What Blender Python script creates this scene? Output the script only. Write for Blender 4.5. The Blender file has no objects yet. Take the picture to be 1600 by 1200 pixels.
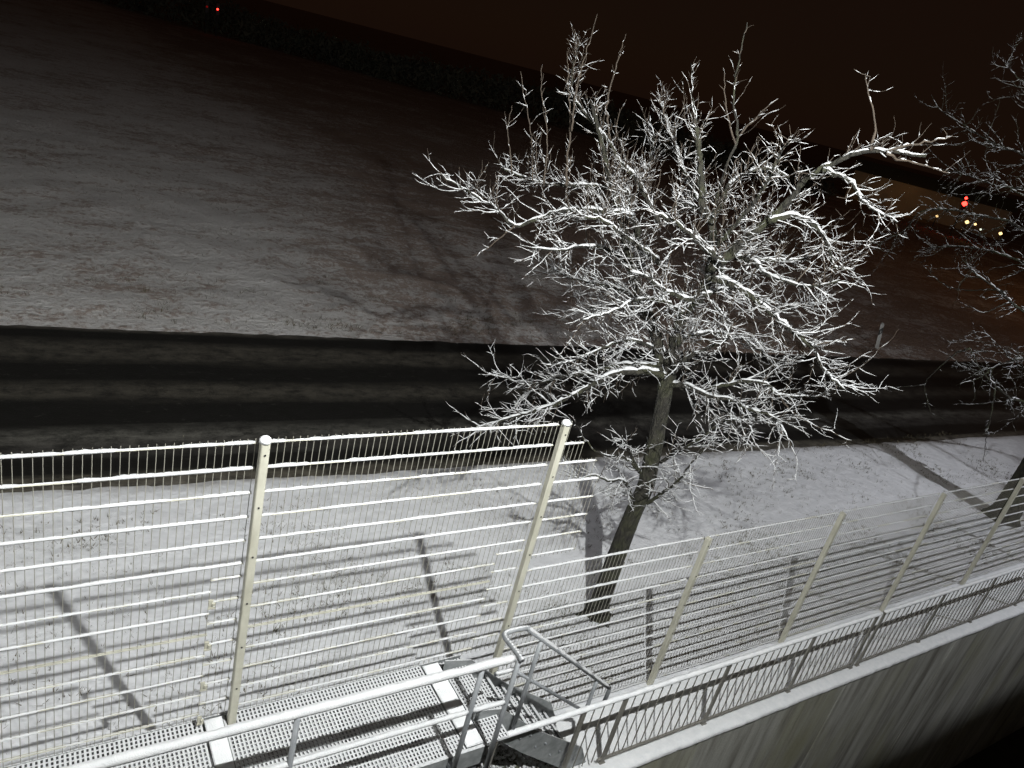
import bpy, math, random
import numpy as np
from mathutils import Vector, Matrix, noise

scene = bpy.context.scene
COL = scene.collection

# ------------------------------------------------------------------ camera
cam_data = bpy.data.cameras.new('camera')
cam = bpy.data.objects.new('camera', cam_data)
COL.objects.link(cam)
EYE = 6.42
PITCH, ROLL, YAW = 0.3941, -0.2531, 0.6324
_fwd = Vector((math.sin(YAW) * math.cos(PITCH), math.cos(YAW) * math.cos(PITCH), -math.sin(PITCH)))
_rt = Vector((math.cos(YAW), -math.sin(YAW), 0))
_dn = _fwd.cross(_rt)
_r = _rt * math.cos(ROLL) + _dn * math.sin(ROLL)
_d = -_rt * math.sin(ROLL) + _dn * math.cos(ROLL)
cam.matrix_world = Matrix(((_r.x, -_d.x, -_fwd.x, 0), (_r.y, -_d.y, -_fwd.y, 0),
                           (_r.z, -_d.z, -_fwd.z, EYE), (0, 0, 0, 1)))
cam_data.sensor_width = 36
cam_data.lens = 36 * 1169.2 / 1600
cam_data.clip_start = 0.05
cam_data.clip_end = 6000
scene.camera = cam

# ------------------------------------------------------------------ night sky
world = bpy.data.worlds.new('World')
scene.world = world
world.use_nodes = True
wn, wl = world.node_tree.nodes, world.node_tree.links
wn.clear()
w_out = wn.new('ShaderNodeOutputWorld')
w_sky = wn.new('ShaderNodeTexSky')
w_sky.sky_type = 'NISHITA'
w_sky.sun_disc = False
w_sky.sun_elevation = math.radians(-6)
w_sky.sun_rotation = math.radians(40)
w_bg1 = wn.new('ShaderNodeBackground')
w_bg1.inputs['Strength'].default_value = 0.01
w_bg2 = wn.new('ShaderNodeBackground')          # low snow cloud lit from below by the town
w_bg2.inputs['Color'].default_value = (0.0080, 0.0037, 0.0021, 1)
w_bg2.inputs['Strength'].default_value = 1.0
w_add = wn.new('ShaderNodeAddShader')
wl.new(w_sky.outputs[0], w_bg1.inputs['Color'])
wl.new(w_bg1.outputs[0], w_add.inputs[0])
wl.new(w_bg2.outputs[0], w_add.inputs[1])
wl.new(w_add.outputs[0], w_out.inputs['Surface'])

scene.view_settings.view_transform = 'Standard'
scene.view_settings.look = 'None'
scene.view_settings.exposure = 0
scene.view_settings.gamma = 1
scene.view_settings.use_curve_mapping = False


# ------------------------------------------------------------------ floodlights along the facade behind the camera
def floodlight(name, loc, aim, watts, color):
    ld = bpy.data.lights.new(name, 'AREA')
    ld.shape = 'DISK'
    ld.size = 0.13
    ld.energy = watts
    ld.color = color
    o = bpy.data.objects.new(name, ld)
    COL.objects.link(o)
    o.location = loc
    o.rotation_euler = Vector(aim).to_track_quat('-Z', 'Y').to_euler()
    return o


floodlight('floodlight', (2.73, 0.12, 8.52), (-0.02, 0.99, -0.10), 1600, (0.975, 1.0, 0.99))
floodlight('floodlight', (17.5, 0.12, 8.52), (0.0, 0.99, -0.10), 800, (0.90, 0.93, 1.0))
floodlight('floodlight', (-12.1, 0.12, 8.52), (0.0, 0.99, -0.10), 1700, (0.975, 1.0, 0.99))


# unseen sodium-coloured lamp, added beyond the right edge to warm the field
_sl = bpy.data.lights.new('warm_fill_lamp', 'POINT')
_sl.energy = 2300
_sl.color = (1.0, 0.46, 0.16)
_sl.shadow_soft_size = 0.2
_so = bpy.data.objects.new('warm_fill_lamp', _sl)
COL.objects.link(_so)
_so.location = (62, 6.0, 11.0)


# ------------------------------------------------------------------ helpers
def mesh_obj(name, verts, faces, mat, parent=None, smooth=False, kind=None):
    me = bpy.data.meshes.new(name)
    me.from_pydata([tuple(map(float, v)) for v in verts], [], [tuple(map(int, f)) for f in faces])
    me.materials.append(mat)
    if smooth:
        me.polygons.foreach_set('use_smooth', [True] * len(me.polygons))
    o = bpy.data.objects.new(name, me)
    COL.objects.link(o)
    if parent:
        o.parent = parent
    if kind:
        o['kind'] = kind
    return o


def share(src, name, loc, parent=None):
    o = bpy.data.objects.new(name, src.data)
    COL.objects.link(o)
    o.location = loc
    if parent:
        o.parent = parent
    return o


def thing(name, label, cat, loc=(0, 0, 0), group=None):
    o = bpy.data.objects.new(name, None)
    o.empty_display_size = 0.2
    COL.objects.link(o)
    o.location = loc
    o['label'] = label
    o['category'] = cat
    if group:
        o['group'] = group
    return o


class MB:
    """collects verts and faces of one mesh"""
    def __init__(self):
        self.v, self.f, self.n = [], [], 0

    def add(self, verts, faces):
        self.v.append(np.asarray(verts, float).reshape(-1, 3))
        self.f.extend([tuple(i + self.n for i in f) for f in faces])
        self.n += len(self.v[-1])

    def box(self, a, b):
        x0, y0, z0 = a
        x1, y1, z1 = b
        self.add([(x0, y0, z0), (x1, y0, z0), (x1, y1, z0), (x0, y1, z0), (x0, y0, z1), (x1, y0, z1), (x1, y1, z1), (x0, y1, z1)],
                 [(0, 3, 2, 1), (4, 5, 6, 7), (0, 1, 5, 4), (1, 2, 6, 5), (2, 3, 7, 6), (3, 0, 4, 7)])

    def bevel_box(self, a, b, c):
        """box with chamfered vertical edges"""
        x0, y0, z0 = a
        x1, y1, z1 = b
        ring = [(x0 + c, y0), (x1 - c, y0), (x1, y0 + c), (x1, y1 - c), (x1 - c, y1), (x0 + c, y1), (x0, y1 - c), (x0, y0 + c)]
        v = [(x, y, z0) for x, y in ring] + [(x, y, z1) for x, y in ring]
        f = [(i, (i + 1) % 8, 8 + (i + 1) % 8, 8 + i) for i in range(8)] + [tuple(range(7, -1, -1)), tuple(range(8, 16))]
        self.add(v, f)

    def tube(self, pts, rad, sides=8, cap=True, squash=None):
        pts = np.asarray(pts, float)
        n = len(pts)
        rad = np.broadcast_to(np.asarray(rad, float), (n,))
        t = np.gradient(pts, axis=0)
        t /= np.linalg.norm(t, axis=1)[:, None] + 1e-12
        mean = np.abs(t).mean(0)
        ref = np.array([0, 0, 1.0]) if mean[2] < 0.75 else (np.array([1.0, 0, 0]) if mean[0] < mean[1] else np.array([0, 1.0, 0]))
        a = np.cross(t, ref)
        a /= np.linalg.norm(a, axis=1)[:, None] + 1e-12
        b = np.cross(a, t)
        ang = np.arange(sides) * 2 * math.pi / sides
        ring = (np.cos(ang)[None, :, None] * a[:, None, :] + np.sin(ang)[None, :, None] * b[:, None, :])
        v = pts[:, None, :] + ring * rad[:, None, None]
        if squash is not None:
            v[:, :, 2] = pts[:, None, 2] + (v[:, :, 2] - pts[:, None, 2]) * squash
        f = []
        for i in range(n - 1):
            o0, o1 = i * sides, (i + 1) * sides
            for j in range(sides):
                k = (j + 1) % sides
                f.append((o0 + j, o0 + k, o1 + k, o1 + j))
        if cap:
            f.append(tuple(range(sides - 1, -1, -1)))
            f.append(tuple(range((n - 1) * sides, n * sides)))
        self.add(v.reshape(-1, 3), f)

    def out(self, name, mat, parent=None, smooth=False, kind=None):
        return mesh_obj(name, np.concatenate(self.v), self.f, mat, parent, smooth, kind)


def resample(pts, step):
    """Catmull-Rom through the points, evenly spaced"""
    p = np.asarray(pts, float)
    q = np.vstack([2 * p[0] - p[1], p, 2 * p[-1] - p[-2]])
    res = []
    for i in range(1, len(q) - 2):
        p0, p1, p2, p3 = q[i - 1], q[i], q[i + 1], q[i + 2]
        m = max(2, int(np.linalg.norm(p2 - p1) / step))
        for k in range(m):
            s = k / m
            res.append(0.5 * ((2 * p1) + (-p0 + p2) * s + (2 * p0 - 5 * p1 + 4 * p2 - p3) * s * s + (-p0 + 3 * p1 - 3 * p2 + p3) * s ** 3))
    res.append(p[-1])
    return np.array(res)


def line(a, b, step):
    a, b = np.asarray(a, float), np.asarray(b, float)
    n = max(2, int(np.linalg.norm(b - a) / step) + 1)
    return a[None] + (b - a)[None] * np.linspace(0, 1, n)[:, None]


# ------------------------------------------------------------------ materials
def new_mat(name):
    m = bpy.data.materials.new(name)
    m.use_nodes = True
    nt = m.node_tree
    bsdf = nt.nodes['Principled BSDF']
    return m, nt.nodes, nt.links, bsdf


def N(nodes, kind, **kw):
    n = nodes.new(kind)
    for k, v in kw.items():
        if k in n.inputs:
            n.inputs[k].default_value = v
        else:
            setattr(n, k, v)
    return n


def coords(nodes, links, scale=(1, 1, 1), space='Object', rot=(0, 0, 0)):
    tc = nodes.new('ShaderNodeTexCoord')
    mp = nodes.new('ShaderNodeMapping')
    mp.inputs['Scale'].default_value = scale
    mp.inputs['Rotation'].default_value = rot
    links.new(tc.outputs[space], mp.inputs['Vector'])
    return mp.outputs['Vector']


def ramp(nodes, links, fac, stops):
    r = nodes.new('ShaderNodeValToRGB')
    els = r.color_ramp.elements
    while len(els) > 1:
        els.remove(els[-1])
    els[0].position = stops[0][0]
    c = stops[0][1]
    els[0].color = (*c, 1) if len(c) == 3 else c
    for p, c in stops[1:]:
        e = els.new(p)
        e.color = (*c, 1) if len(c) == 3 else c
    links.new(fac, r.inputs['Fac'])
    return r.outputs['Color']


def mixc(nodes, links, fac, a, b):
    m = nodes.new('ShaderNodeMix')
    m.data_type = 'RGBA'
    for sock, val in ((m.inputs[0], fac), (m.inputs[6], a), (m.inputs[7], b)):
        if isinstance(val, (tuple, list)):
            sock.default_value = (*val, 1) if len(val) == 3 else val
        elif isinstance(val, (int, float)):
            sock.default_value = val
        else:
            links.new(val, sock)
    return m.outputs[2]


def math_n(nodes, links, op, a, b=None, clamp=False):
    m = nodes.new('ShaderNodeMath')
    m.operation = op
    m.use_clamp = clamp
    for i, val in enumerate((a, b)):
        if val is None:
            continue
        if isinstance(val, (int, float)):
            m.inputs[i].default_value = val
        else:
            links.new(val, m.inputs[i])
    return m.outputs[0]


def noise_n(nodes, links, vec, scale, detail=4, rough=0.55):
    n = nodes.new('ShaderNodeTexNoise')
    n.inputs['Scale'].default_value = scale
    n.inputs['Detail'].default_value = detail
    n.inputs['Roughness'].default_value = rough
    links.new(vec, n.inputs['Vector'])
    return n.outputs['Fac']


def bump(nodes, links, bsdf, height, strength, dist):
    b = nodes.new('ShaderNodeBump')
    b.inputs['Strength'].default_value = strength
    b.inputs['Distance'].default_value = dist
    links.new(height, b.inputs['Height'])
    links.new(b.outputs['Normal'], bsdf.inputs['Normal'])


SNOW = (0.80, 0.81, 0.82)


def mat_snow(name='snow', k=1.0):
    m, n, l, b = new_mat(name)
    v = coords(n, l)
    f = noise_n(n, l, v, 14, 5)
    l.new(ramp(n, l, f, [(0.3, (0.74 * k, 0.75 * k, 0.76 * k)), (0.65, (0.84 * k, 0.84 * k, 0.84 * k))]), b.inputs['Base Color'])
    b.inputs['Roughness'].default_value = 0.75
    b.inputs['Specular IOR Level'].default_value = 0.25
    bump(n, l, b, noise_n(n, l, v, 90, 4), 0.5, 0.01)
    return m


def mat_painted(name, c0, c1, rough=0.5, metal=0.0, scale=9):
    m, n, l, b = new_mat(name)
    v = coords(n, l, (1, 1, 0.35))
    f = noise_n(n, l, v, scale, 6, 0.65)
    l.new(ramp(n, l, f, [(0.35, c0), (0.68, c1)]), b.inputs['Base Color'])
    b.inputs['Roughness'].default_value = rough
    b.inputs['Metallic'].default_value = metal
    return m


def mat_snowy(name, c0, c1, lo=0.45, hi=0.8):
    """steel with a dusting of snow lying on whatever faces up"""
    m, n, l, b = new_mat(name)
    v = coords(n, l)
    f = noise_n(n, l, v, 12, 5)
    base = ramp(n, l, f, [(0.35, c0), (0.68, c1)])
    g = n.new('ShaderNodeNewGeometry')
    sep = n.new('ShaderNodeSeparateXYZ')
    l.new(g.outputs['Normal'], sep.inputs[0])
    fine = noise_n(n, l, v, 40, 4)
    s = math_n(n, l, 'ADD', sep.outputs['Z'], math_n(n, l, 'MULTIPLY', math_n(n, l, 'SUBTRACT', fine, 0.5), 0.9))
    fac = ramp(n, l, s, [(lo, (0, 0, 0)), (hi, (1, 1, 1))])
    l.new(mixc(n, l, fac, base, (0.62, 0.625, 0.63)), b.inputs['Base Color'])
    b.inputs['Roughness'].default_value = 0.6
    return m


def mat_bark(name, dark, mid, moss):
    m, n, l, b = new_mat(name)
    v = coords(n, l, (1, 1, 0.3))
    f = noise_n(n, l, v, 26, 7, 0.7)
    base = ramp(n, l, f, [(0.33, dark), (0.62, mid)])
    mo = noise_n(n, l, coords(n, l), 3.2, 5, 0.65)
    fac = ramp(n, l, mo, [(0.46, (0, 0, 0)), (0.66, (1, 1, 1))])
    l.new(mixc(n, l, fac, base, moss), b.inputs['Base Color'])
    b.inputs['Roughness'].default_value = 0.9
    vo = n.new('ShaderNodeTexVoronoi')
    vo.feature = 'DISTANCE_TO_EDGE'
    vo.inputs['Scale'].default_value = 20
    l.new(coords(n, l, (1, 1, 0.28)), vo.inputs['Vector'])
    h = math_n(n, l, 'ADD', math_n(n, l, 'MULTIPLY', vo.outputs['Distance'], 1.5), f)
    bump(n, l, b, h, 1.0, 0.06)
    return m


def mat_lawn():
    """thin snow on grass, blades showing through"""
    m, n, l, b = new_mat('snowy_lawn')
    v = coords(n, l)
    big = noise_n(n, l, v, 0.55, 4)
    mid = noise_n(n, l, v, 5.5, 5, 0.6)
    fine = noise_n(n, l, v, 42, 4, 0.7)
    snow = ramp(n, l, mid, [(0.3, (0.66, 0.665, 0.68)), (0.7, (0.80, 0.80, 0.815))])
    s = math_n(n, l, 'ADD', math_n(n, l, 'MULTIPLY', big, 0.55), math_n(n, l, 'MULTIPLY', fine, 0.62))
    s = math_n(n, l, 'ADD', s, math_n(n, l, 'MULTIPLY', mid, 0.2))
    fac = ramp(n, l, s, [(0.765, (0, 0, 0)), (0.92, (1, 1, 1))])
    # worn margin along the road: slush and soil
    sep = n.new('ShaderNodeSeparateXYZ')
    l.new(v, sep.inputs[0])
    ac = math_n(n, l, 'ADD', sep.outputs['Y'], math_n(n, l, 'MULTIPLY', sep.outputs['X'], 0.053))
    ac = math_n(n, l, 'ADD', ac, math_n(n, l, 'MULTIPLY', math_n(n, l, 'SUBTRACT', mid, 0.5), 0.8))
    ac = math_n(n, l, 'ADD', ac, math_n(n, l, 'MULTIPLY', math_n(n, l, 'SUBTRACT', big, 0.5), 1.2))
    edge = ramp(n, l, math_n(n, l, 'DIVIDE', math_n(n, l, 'SUBTRACT', ac, 8.8), 1.2), [(0.62, (0, 0, 0)), (1.05, (1, 1, 1))])
    c = mixc(n, l, math_n(n, l, 'MULTIPLY', fac, 0.55), snow, (0.13, 0.115, 0.075))
    c = mixc(n, l, math_n(n, l, 'MULTIPLY', edge, 0.7), c, (0.22, 0.19, 0.15))
    l.new(c, b.inputs['Base Color'])
    b.inputs['Roughness'].default_value = 0.8
    b.inputs['Specular IOR Level'].default_value = 0.2
    bump(n, l, b, math_n(n, l, 'ADD', mid, math_n(n, l, 'MULTIPLY', fine, 0.25)), 0.6, 0.07)
    return m


def mat_field():
    """ploughed field under thin snow, soil showing through in streaks"""
    m, n, l, b = new_mat('snowy_field')
    v = coords(n, l)
    vs = coords(n, l, (0.5, 1.3, 1), rot=(0, 0, 0.05))
    st = noise_n(n, l, vs, 1.1, 5, 0.6)
    big = noise_n(n, l, v, 0.16, 3)
    mid = noise_n(n, l, v, 2.4, 5, 0.65)
    fine = noise_n(n, l, v, 8, 6, 0.75)
    sep = n.new('ShaderNodeSeparateXYZ')
    l.new(v, sep.inputs[0])
    # more soil showing towards the east, with warm night glow painted in as brown
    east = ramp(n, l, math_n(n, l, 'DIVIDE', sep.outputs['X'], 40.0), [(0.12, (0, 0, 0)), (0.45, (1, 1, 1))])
    s = math_n(n, l, 'ADD', math_n(n, l, 'MULTIPLY', st, 0.36), math_n(n, l, 'MULTIPLY', mid, 0.42))
    s = math_n(n, l, 'ADD', s, math_n(n, l, 'MULTIPLY', fine, 0.62))
    s = math_n(n, l, 'ADD', s, math_n(n, l, 'MULTIPLY', big, 0.4))
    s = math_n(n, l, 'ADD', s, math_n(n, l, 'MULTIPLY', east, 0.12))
    fac = ramp(n, l, s, [(0.90, (0, 0, 0)), (1.22, (1, 1, 1))])
    snow = ramp(n, l, mid, [(0.3, (0.70, 0.69, 0.67)), (0.7, (0.84, 0.83, 0.82))])
    c = mixc(n, l, math_n(n, l, 'ADD', math_n(n, l, 'MULTIPLY', fac, 0.52), math_n(n, l, 'ADD', 0.14, math_n(n, l, 'MULTIPLY', east, 0.16))), snow, (0.24, 0.14, 0.085))  # even and eastward brown tint stands in for warm sky glow
    l.new(c, b.inputs['Base Color'])
    b.inputs['Roughness'].default_value = 0.9
    b.inputs['Specular IOR Level'].default_value = 0.1
    bump(n, l, b, math_n(n, l, 'ADD', mid, math_n(n, l, 'MULTIPLY', fine, 0.9)), 1.0, 0.2)
    return m


def mat_road():
    """wet asphalt with ridges of slush between the wheel tracks"""
    m, n, l, b = new_mat('wet_road')
    v = coords(n, l)
    vs = coords(n, l, (0.12, 1.6, 1))
    sep = n.new('ShaderNodeSeparateXYZ')
    l.new(v, sep.inputs[0])
    wob = math_n(n, l, 'MULTIPLY', math_n(n, l, 'SUBTRACT', noise_n(n, l, vs, 1.0, 6, 0.66), 0.5), 0.75)
    y = math_n(n, l, 'ADD', sep.outputs['Y'], wob)
    f = math_n(n, l, 'DIVIDE', math_n(n, l, 'SUBTRACT', y, 9.6), 6.2)

    def p(a):
        return (a - 9.6) / 6.2
    k, s1, s2 = (0.0075, 0.0072, 0.006), (0.115, 0.11, 0.095), (0.062, 0.056, 0.045)
    col = ramp(n, l, f, [(p(9.62), (0.22, 0.20, 0.17)), (p(9.95), (0.10, 0.09, 0.07)), (p(10.1), k), (p(10.45), k), (p(10.6), (0.04, 0.038, 0.034)),
                         (p(10.92), (0.06, 0.056, 0.05)), (p(11.15), s1), (p(11.55), k), (p(12.15), k), (p(12.5), s2), (p(12.75), s2), (p(13.1), k),
                         (p(13.7), k), (p(14.05), s2), (p(14.45), s2), (p(14.8), k), (p(15.15), k), (p(15.65), (0.2, 0.18, 0.15))])
    grit = ramp(n, l, noise_n(n, l, coords(n, l, (0.6, 1, 1)), 5, 8, 0.8), [(0.40, (0, 0, 0)), (0.62, (0.85, 0.85, 0.85))])
    col = mixc(n, l, grit, col, (0.010, 0.0095, 0.0085))
    flecks = ramp(n, l, noise_n(n, l, coords(n, l, (0.45, 1, 1)), 9, 6, 0.75), [(0.60, (0, 0, 0)), (0.75, (0.5, 0.5, 0.5))])
    l.new(mixc(n, l, flecks, col, (0.085, 0.08, 0.07)), b.inputs['Base Color'])
    b.inputs['Roughness'].default_value = 0.62
    b.inputs['Specular IOR Level'].default_value = 0.3
    bump(n, l, b, noise_n(n, l, v, 30, 5), 0.4, 0.02)
    return m


def mat_wall():
    m, n, l, b = new_mat('weathered_concrete')
    v = coords(n, l)
    vs = coords(n, l, (1.3, 1, 0.13))
    st = noise_n(n, l, vs, 2.0, 5, 0.62)
    st2 = noise_n(n, l, coords(n, l, (3.0, 1, 0.3)), 2.4, 5, 0.6)
    big = noise_n(n, l, coords(n, l, (1, 1, 0.4)), 0.8, 4)
    fine = noise_n(n, l, v, 22, 6, 0.7)
    base = ramp(n, l, math_n(n, l, 'ADD', math_n(n, l, 'MULTIPLY', st, 0.65), math_n(n, l, 'MULTIPLY', st2, 0.35)),
                [(0.38, (0.20, 0.19, 0.16)), (0.5, (0.44, 0.435, 0.39)), (0.62, (0.62, 0.615, 0.57))])
    moss = ramp(n, l, math_n(n, l, 'ADD', math_n(n, l, 'MULTIPLY', big, 0.7), math_n(n, l, 'MULTIPLY', st, 0.4)), [(0.54, (0, 0, 0)), (0.68, (1, 1, 1))])
    c = mixc(n, l, math_n(n, l, 'MULTIPLY', moss, 0.6), base, (0.25, 0.24, 0.10))
    c = mixc(n, l, math_n(n, l, 'MULTIPLY', fine, 0.35), c, (0.10, 0.095, 0.08))
    l.new(c, b.inputs['Base Color'])
    b.inputs['Roughness'].default_value = 0.9
    bump(n, l, b, fine, 0.4, 0.02)
    return m


def mat_plain(name, c, rough=0.8, var=0.3, scale=6):
    m, n, l, b = new_mat(name)
    f = noise_n(n, l, coords(n, l), scale, 5)
    l.new(ramp(n, l, f, [(0.3, tuple(x * (1 - var) for x in c)), (0.7, tuple(min(1, x * (1 + var)) for x in c))]), b.inputs['Base Color'])
    b.inputs['Roughness'].default_value = rough
    return m


def mat_glow(name, c, strength):
    m, n, l, b = new_mat(name)
    b.inputs['Base Color'].default_value = (*c, 1)
    b.inputs['Emission Color'].default_value = (*c, 1)
    b.inputs['Emission Strength'].default_value = strength
    return m


M_SNOW = mat_snow()
M_SNOW_DIM = mat_snow('dimmed_snow', 0.74)  # snow colour darkened so lamplit twigs and rails don't burn out
M_IVORY = mat_painted('ivory_paint', (0.40, 0.385, 0.31), (0.53, 0.515, 0.43), 0.5)
M_WIRE = mat_painted('wire_coat', (0.24, 0.23, 0.19), (0.33, 0.315, 0.27), 0.5)
M_STEEL = mat_painted('grey_steel', (0.20, 0.21, 0.22), (0.32, 0.33, 0.34), 0.5, 0.2)
M_GRATE = mat_snowy('snowy_grating', (0.16, 0.16, 0.16), (0.26, 0.26, 0.26), 0.4, 0.7)
M_SSTEEL = mat_snowy('dusted_steel', (0.19, 0.20, 0.20), (0.30, 0.31, 0.31), 0.7, 1.05)
M_RAIL = mat_painted('railing_paint', (0.16, 0.15, 0.13), (0.26, 0.25, 0.22), 0.55, 0.1)
M_BARK = mat_bark('bark', (0.014, 0.0125, 0.010), (0.052, 0.047, 0.036), (0.058, 0.06, 0.03))
M_BARK2 = mat_bark('dark_bark', (0.015, 0.013, 0.010), (0.05, 0.043, 0.032), (0.05, 0.055, 0.025))
M_TWIG = mat_plain('twig_bark', (0.06, 0.045, 0.032))
M_LAWN = mat_lawn()
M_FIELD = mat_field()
M_ROAD = mat_road()
M_WALL = mat_wall()
M_SOIL = mat_plain('dark_soil', (0.035, 0.03, 0.022), 0.95)
M_SLUSH = mat_plain('slushy_soil', (0.34, 0.335, 0.32), 0.9, 0.7, 9)
M_DARK = mat_plain('dark_wood', (0.09, 0.09, 0.065), 0.95)
M_BLACK = mat_plain('black_plastic', (0.015, 0.015, 0.015), 0.5)
M_WHITE = mat_plain('white_plastic', (0.42, 0.41, 0.38), 0.5, 0.06)
M_GRASS = mat_plain('dry_grass', (0.10, 0.085, 0.05), 0.9)
M_LEAF = mat_snowy('snowy_leaf', (0.03, 0.035, 0.018), (0.07, 0.07, 0.035), 0.75, 1.2)

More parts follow.
